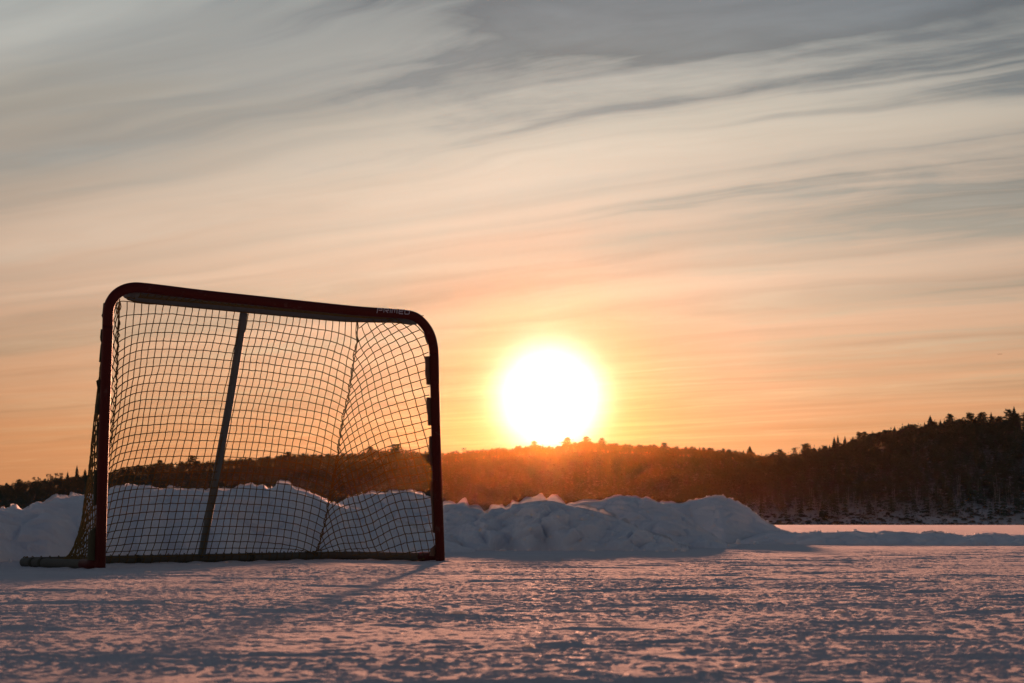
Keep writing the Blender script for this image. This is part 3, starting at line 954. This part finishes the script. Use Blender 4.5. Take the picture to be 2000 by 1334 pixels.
SL, SR = seam(SL_px, 8.46, 8.66), seam(SR_px, 9.305, 9.74)


def along_curve(c, f):
    s_ = np.concatenate([[0], np.cumsum(np.linalg.norm(np.diff(c, axis=0), axis=1))]); s_ /= s_[-1]
    return np.stack([np.interp(f, s_, c[:, i]) for i in range(3)], -1)


TL, TR, BL, BR = SL[0], SR[0], SL[-1], SR[-1]


def back_surface(u, v):
    """u left to right, v top to bottom"""
    u, v = np.broadcast_arrays(np.asarray(u, float), np.asarray(v, float))
    U_, V_ = u[..., None], v[..., None]
    base = (TL * (1 - U_) + TR * U_) * (1 - V_) + (BL * (1 - U_) + BR * U_) * V_
    dl = along_curve(SL, v) - (TL * (1 - V_) + BL * V_)
    dr = along_curve(SR, v) - (TR * (1 - V_) + BR * V_)
    wl, wr = np.exp(-U_ / .26) * (1 - U_) ** .5, np.exp(-(1 - U_) / .22) * U_ ** .5
    q = base + dl * wl + dr * wr
    hang = (1 - np.exp(-v / .035)) * (1 - sstep(.93, 1, v))
    dip = hang * (.075 * np.exp(-u * 1.4 / .10) * sstep(0, .3, v + .15) + .070 * np.exp(-(1 - u) * 1.4 / .13) + .018 * np.exp(-(1 - u) * 1.4 / .4))
    q[..., 2] -= dip
    bulge = .045 * np.sin(math.pi * v) * np.sin(math.pi * np.clip(u * 2 % 1.0, 0, 1)) + .012 * perlin(u * 5, v * 5, 611)
    q = q + D3 * bulge[..., None]
    q[..., 2] += .006 * perlin(u * 7, v * 7, 612) * (1 - v)
    return q + (U3 * (.004 * perlin(u * 9, v * 9, 613))[..., None])


NC, NR = 35, 31
s = Soup()
for i in range(NC + 1):
    v = np.linspace(0, 1, NR * 2 + 1)
    s.tube(back_surface(np.full(len(v), i / NC), v) + rng.normal(0, .0007, (len(v), 3)), NET_R, 4, cap=False)
for j in range(NR + 1):
    u = np.linspace(0, 1, NC * 2 + 1)
    s.tube(back_surface(u, np.full(len(u), j / NR)) + rng.normal(0, .0007, (len(u), 3)), NET_R, 4, cap=False)
part("back_panel", s, M_CORD, net)


def side_panel(post, seam_c, angle, sagz):
    """a skewed grid between a post (post: points top to bottom) and a seam"""
    H = np.linalg.norm(np.diff(post, axis=0), axis=1).sum()
    W0, W1 = np.linalg.norm(post[0] - seam_c[0]), np.linalg.norm(post[-1] - seam_c[-1])
    s = Soup(); ca, sa = math.cos(angle), math.sin(angle)
    def surf(m, h):                      # m metres from the post, h metres down
        b_ = np.clip(h / H, 0, 1); W = W0 + (W1 - W0) * b_
        a = np.clip(m / W, 0, 1)
        p0, p1 = along_curve(post, b_), along_curve(seam_c, b_)
        q = p0 * (1 - a)[:, None] + p1 * a[:, None]
        hang = (1 - np.exp(-b_ / .04)) * (1 - sstep(.93, 1, b_))
        q[:, 2] -= hang * (sagz * np.exp(-(1 - a) * W / .12) + .02 * np.sin(math.pi * a) * sstep(.3, .9, b_) * np.sin(a * 9 + b_ * 3))
        bul = .06 * np.sin(math.pi * a) * np.sin(math.pi * b_)
        return q + (U3 * -bul[:, None] * (1 if sagz > 0 else 1)), (m >= -.001) & (m <= W + .001) & (h >= -.001) & (h <= H + .001)
    for fam in (0, 1):
        for k in range(-50, 51):
            t = np.arange(-1.8, 1.8, .02)
            if fam == 0: m, h = ca * k * .0405 - sa * t, sa * k * .0405 + ca * t
            else: m, h = ca * t - sa * k * .0405, sa * t + ca * k * .0405
            q, ok = surf(m, h)
            idx = np.where(ok)[0]
            if len(idx) < 3: continue
            for run in np.split(idx, np.where(np.diff(idx) > 1)[0] + 1):
                if len(run) >= 3: s.tube(q[run] + rng.normal(0, .001, (len(run), 3)), NET_R, 4, cap=False)
    return s


postR = FRAME[iR - 22:][::1] + D3 * .018
postL = FRAME[:iL + 16][::-1] + D3 * .018
part("side_panel", side_panel(postR, SR, R(11), .070), M_CORD, net)
part("side_panel", side_panel(postL, SL, R(8), .060), M_CORD, net)
# top panel lying over the shelf
s = Soup()
top_front = [loc(.10 + (GOAL_W - .2) * f, .01, ZB + .005) for f in np.linspace(0, 1, 44)]
for i in range(44):
    f = i / 43; q = along_curve(tb, np.array([.16 + .68 * f]))[0]
    s.tube(resample([top_front[i], (top_front[i] + q) / 2 - Z3 * .012, q + Z3 * .004], .03), NET_R, 4, cap=False)
for j in range(1, 8):
    f = j / 8
    row = [np.array(top_front[i]) * (1 - f) + along_curve(tb, np.array([.16 + .68 * i / 43]))[0] * f - Z3 * .012 * math.sin(math.pi * f) for i in range(44)]
    s.tube(row, NET_R, 4, cap=False)
part("top_panel", s, M_CORD, net)
# seams: lacing zigzag over a thicker cord
for c in (SL, SR):
    s = Soup()
    q = along_curve(c, np.linspace(0, 1, 260)).copy()
    hang = (1 - np.exp(-np.linspace(0, 1, 260) / .035)) * (1 - sstep(.93, 1, np.linspace(0, 1, 260)))
    q[:, 2] -= .072 * hang
    a = np.linspace(0, 62 * math.pi, 260)
    s.tube(q + U3 * (.006 * np.sin(a))[:, None] + rng.normal(0, .0012, q.shape), .0024, 5, cap=False)
    s.tube(q - U3 * (.005 * np.sin(a * .5))[:, None] + D3 * .004, .0022, 5, cap=False)
    part("seam_lacing", s, M_CORD, net)
# cord tying the net along the rear rail
s = Soup()
k = np.linspace(.18, .82, 700); q = along_curve(rail, k); a = np.linspace(0, 90 * math.pi, 700)
s.tube(q + Z3 * (.0245 * np.cos(a))[:, None] + D3 * (.0245 * np.sin(a))[:, None], .0018, 4, cap=False)
part("rail_lacing", s, M_CORD, net)
# fabric sleeves that hold the net to the posts, torn open in places
def sleeve(outline, back, mat):
    q = on_goal([a for a, _ in outline], [b_ for _, b_ in outline], back)
    s = Soup(); s.slab(q, D3 * .006 ); return part("net_sleeve", s, mat, net, False)


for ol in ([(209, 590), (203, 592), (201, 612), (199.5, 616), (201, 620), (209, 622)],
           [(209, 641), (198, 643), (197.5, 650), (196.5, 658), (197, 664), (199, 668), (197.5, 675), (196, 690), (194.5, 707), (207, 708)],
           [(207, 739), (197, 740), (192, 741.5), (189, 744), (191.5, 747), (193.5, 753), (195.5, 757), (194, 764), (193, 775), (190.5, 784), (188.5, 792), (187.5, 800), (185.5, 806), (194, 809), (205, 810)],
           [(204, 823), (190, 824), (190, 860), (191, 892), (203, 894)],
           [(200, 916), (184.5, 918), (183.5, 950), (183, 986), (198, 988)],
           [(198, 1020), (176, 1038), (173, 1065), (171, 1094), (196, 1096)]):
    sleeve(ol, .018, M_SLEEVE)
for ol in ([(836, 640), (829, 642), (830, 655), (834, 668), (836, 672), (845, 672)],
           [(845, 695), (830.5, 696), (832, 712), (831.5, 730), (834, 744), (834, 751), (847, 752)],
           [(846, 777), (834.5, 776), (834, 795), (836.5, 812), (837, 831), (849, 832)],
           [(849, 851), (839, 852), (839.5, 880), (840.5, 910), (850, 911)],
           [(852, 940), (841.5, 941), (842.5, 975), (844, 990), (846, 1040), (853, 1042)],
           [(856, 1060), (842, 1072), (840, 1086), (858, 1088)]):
    sleeve(ol, .018, M_SLEEVE_GLOW)

# maker's lettering on the crossbar
# letters as strokes on a grid, x to the right, y up, leaning a little; unit = letter height
GL = {'P': [[(0, -.28), (0, 1), (.8, 1), (.8, .45), (.15, .45)]], 'R': [[(0, 0), (0, 1), (.8, 1), (.8, .5), (.2, .5), (.8, 0)]], 'I': [[(0, 0), (0, 1)]],
      'M': [[(0, 0), (0, 1), (.95, 1), (.95, 0)], [(.475, 1), (.475, .15)]], 'E': [[(.8, 1), (0, 1), (0, 0), (.8, 0)], [(.05, .5), (.7, .5)]], 'D': [[(0, 0), (0, 1), (.65, 1), (.85, .8), (.85, .2), (.65, 0), (0, 0)]]}
ADV = {'P': 1.22, 'R': 1.2, 'I': .36, 'M': 1.35, 'E': 1.12, 'D': 1.1}
lp0, lp1 = on_goal(731, 608.4), on_goal(794, 613.2)
lu = (lp1 - lp0); LW = np.linalg.norm(lu); lu /= LW
fr = -D3
ang = R(14)
lv = np.cross(lu, fr); lv = lv if lv[2] > 0 else -lv
nrm = fr * math.cos(ang) + lv * math.sin(ang); lup = lv * math.cos(ang) - fr * math.sin(ang)
tot = sum(ADV[c] for c in "PRIMED") - .25
LH = LW / tot * .98
for nm, mat, r_, lift in (("logo_outline", M_LOGO_EDGE, .0030, .0), ("logo_lettering", M_LOGO, .0017, .0022)):
    s = Soup(); x = 0.0
    for ch in "PRIMED":
        for st in GL[ch]:
            pts = []
            for (a, b_) in st:
                yy = (b_ - .5) * .62 * LH
                bend = T_R * (1 - math.cos(min(1.2, yy / T_R)))
                pts.append(lp0 + lu * ((x + a + b_ * .18) * LH) + lup * yy + nrm * (T_R + lift - bend))
            q = [pts[0]]
            for a_, b2 in zip(pts[:-1], pts[1:]): q += [a_ * (1 - f) + b2 * f for f in (.04, .5, .96)]
            q.append(pts[-1])
            s.tube(q, r_, 6)
        x += ADV[ch]
    part(nm, s, mat)

# ------------------------------------------------------------------ loose clods of snow on the ice
def clod_mesh(seed):
    g = np.random.default_rng(seed)
    n, m = 12, 18
    ph = np.linspace(0, math.pi, n)[:, None]; la = np.linspace(0, 2 * math.pi, m, endpoint=False)[None, :]
    v = np.stack([np.sin(ph) * np.cos(la), np.sin(ph) * np.sin(la), np.cos(ph) * np.ones_like(la)], -1).reshape(-1, 3)
    k = 1 + .38 * fbm(v[:, 0] * 1.6 + seed * 3, v[:, 1] * 1.6, 4, seed, .55, v[:, 2] * 1.6)
    v = v * k[:, None] * np.array([1, .8, .55])
    v[:, 2] += .18
    return make_mesh("snow_clod", v, grid_faces(n, m, True)[:, ::-1])


def chunk_mesh(seed):
    g = np.random.default_rng(seed)
    n, m = 14, 20
    ph = np.linspace(0, math.pi, n)[:, None]; la = np.linspace(0, 2 * math.pi, m, endpoint=False)[None, :]
    v = np.stack([np.sin(ph) * np.cos(la), np.sin(ph) * np.sin(la), np.cos(ph) * np.ones_like(la)], -1).reshape(-1, 3)
    k = np.full(len(v), 1.4)
    for _ in range(11):                     # broken faces
        d = g.normal(0, 1, 3); d /= np.linalg.norm(d)
        c = v @ d
        k = np.minimum(k, np.where(c > .05, (.62 + .3 * g.random()) / np.maximum(c, .05), 9))
    k = k * (1 + .10 * fbm(v[:, 0] * 3 + seed, v[:, 1] * 3, 3, seed, .6, v[:, 2] * 3))
    return make_mesh("snow_chunk", v * k[:, None], grid_faces(n, m, True)[:, ::-1])


CH = [chunk_mesh(700 + i) for i in range(8)]
for c in CH: c.materials.append(M_SNOW)
CL = [clod_mesh(500 + i) for i in range(6)]
for c in CL: c.materials.append(M_SNOW)
spots = [(895, 1203, 25), (1046, 1163, 9), (1325, 1107, 7), (951, 1155, 7), (885, 1140, 9), (1430, 1165, 18), (1560, 1176, 12), (1100, 1215, 14), (1290, 1232, 16),
         (704, 1215, 14), (640, 1142, 8), (830, 1292, 18), (1640, 1197, 20), (1755, 1054, 4), (1712, 1049, 5), (1430, 1117, 6), (1700, 1110, 7), (1850, 1130, 9), (1930, 1190, 18),
         (520, 1160, 10), (330, 1180, 11), (1020, 1108, 6), (1180, 1122, 7), (1260, 1090, 5), (1530, 1092, 5), (1450, 1305, 26), (1030, 1266, 18), (455, 1245, 15), (240, 1215, 12), (1600, 1150, 9)]
g = np.random.default_rng(66)
for i in range(46):
    spots.append((g.random() * 2000, 1100 + 190 * g.random() ** 1.4, 4 + 9 * g.random()))
for i, (px, py, wpx) in enumerate(spots):
    a, b_ = ray(px, py); Y = -EYE / float(b_)
    x = float(a) * Y
    z = float(ground_z(np.array([x]), np.array([Y]))[0])
    r_ = wpx / F_PX * Y * .55
    o = link("snow_clod", CL[i % 6], None, None, (x, Y, z))
    o.scale = (r_ * 1.25, r_ * 1.2, r_ * .62); o.rotation_euler = (0, 0, i * 1.7)
    tag(o, "small loose clod of snow lying on the scraped ice" if i else "wide flat clod of snow in front of the right post", "snow clod", "loose snow clods on the ice")

g = np.random.default_rng(91)
def chunk(i, px, py, Y, wpx, label, group, sink):
    a, b_ = ray(px, py)
    r_ = wpx / F_PX * Y * .5
    o = link("snow_chunk", CH[i % 8], None, None, (float(a) * Y, Y, EYE + float(b_) * Y - r_ * sink))
    o.scale = (r_ * 1.1, r_, r_ * (.7 + .3 * g.random())); o.rotation_euler = (g.random() * 6, g.random() * 6, g.random() * 6)
    tag(o, label, "snow chunk", group)


n = 0
for crest, dist, p0, p1, num, lab in BANKS:
    for q in range(num):
        px = p0 + (p1 - p0) * (q + g.random()) / num
        Y = float(np.interp(px, [a for a, _ in dist], [b_ for _, b_ in dist]))
        py = float(np.interp(px, [a for a, _ in crest], [b_ for _, b_ in crest]))
        chunk(n, px, py, Y - .01, 3.5 + 6 * g.random() ** 2, "small snow chunk on the crest of " + lab, "snow chunks on the bank crests", .35); n += 1
for px in np.linspace(-20, 1560, 64):                       # crumbs that rolled to the foot
    px = px + g.normal(0, 12)
    Y = float(np.interp(px, [0, 200, 660, 900, 1340, 1400, 1560], [9.5, 10.5, 11.7, 13.6, 13.4, 18.3, 18.6])) - .25 * g.random()
    if 860 < px < 1340 or px > 1340 or g.random() < .7:
        x = float(ray(px, 1000)[0]) * Y
        r_ = Y / F_PX * (2 + 4 * g.random() ** 2)
        o = link("snow_chunk", CH[n % 8], None, None, (x, Y, float(ground_z(np.array([x]), np.array([Y]))[0]) + r_ * .3)); n += 1
        o.scale = (r_ * 1.2, r_, r_ * .8); o.rotation_euler = (g.random() * 6, g.random() * 6, g.random() * 6)
        tag(o, "small snow crumb lying at the foot of the snow banks", "snow chunk", "snow crumbs at the foot of the banks")

# ------------------------------------------------------------------ a far bird
bp = at(1953, 692, 330.0)
s = Soup()
s.tube([(-.22, 0, 0), (-.12, 0, .01), (.0, 0, .0), (.14, 0, .0), (.2, 0, .0)], [.01, .05, .06, .04, .015], 8)
bird = link("bird", s.mesh("bird"), M_BIRD, None, bp)
tag(bird, "tiny dark bird flying in the sky near the right edge", "bird")
for sg in (-1, 1):
    s = Soup()
    s.slab([(-.07, 0, 0), (.07, 0, 0), (.05, sg * .22, .06), (-.02, sg * .46, .02), (-.05, sg * .25, .06)], (0, 0, .012))
    link("wing", s.mesh("wing", False), M_BIRD, bird)
bird.rotation_euler = (0, 0, R(75))

# ------------------------------------------------------------------ thin evening haze
hz = bpy.data.materials.new("haze_air"); hz.use_nodes = True
ht = hz.node_tree
for n in list(ht.nodes): ht.nodes.remove(n)
ho = ht.nodes.new('ShaderNodeOutputMaterial'); hv = ht.nodes.new('ShaderNodeVolumePrincipled')
hv.inputs['Color'].default_value = (1.0, 0.52, 0.10, 1)
hv.inputs['Density'].default_value = 1.95e-6
hv.inputs['Anisotropy'].default_value = 0.96
ht.links.new(hv.outputs[0], ho.inputs['Volume'])
s = Soup()
x0, x1, y0, y1, z0, z1 = -2450, 2450, -2450, 2450, -2.0, 120.0
v = np.array([(x, y, z) for z in (z0, z1) for y in (y0, y1) for x in (x0, x1)], float)
s.add(v, np.array([[0, 2, 3, 1], [4, 5, 7, 6], [0, 1, 5, 4], [2, 6, 7, 3], [0, 4, 6, 2], [1, 3, 7, 5]]))
tag(link("haze", s.mesh("haze", False), hz), "thin warm evening haze over the lake", None, None, 'stuff')
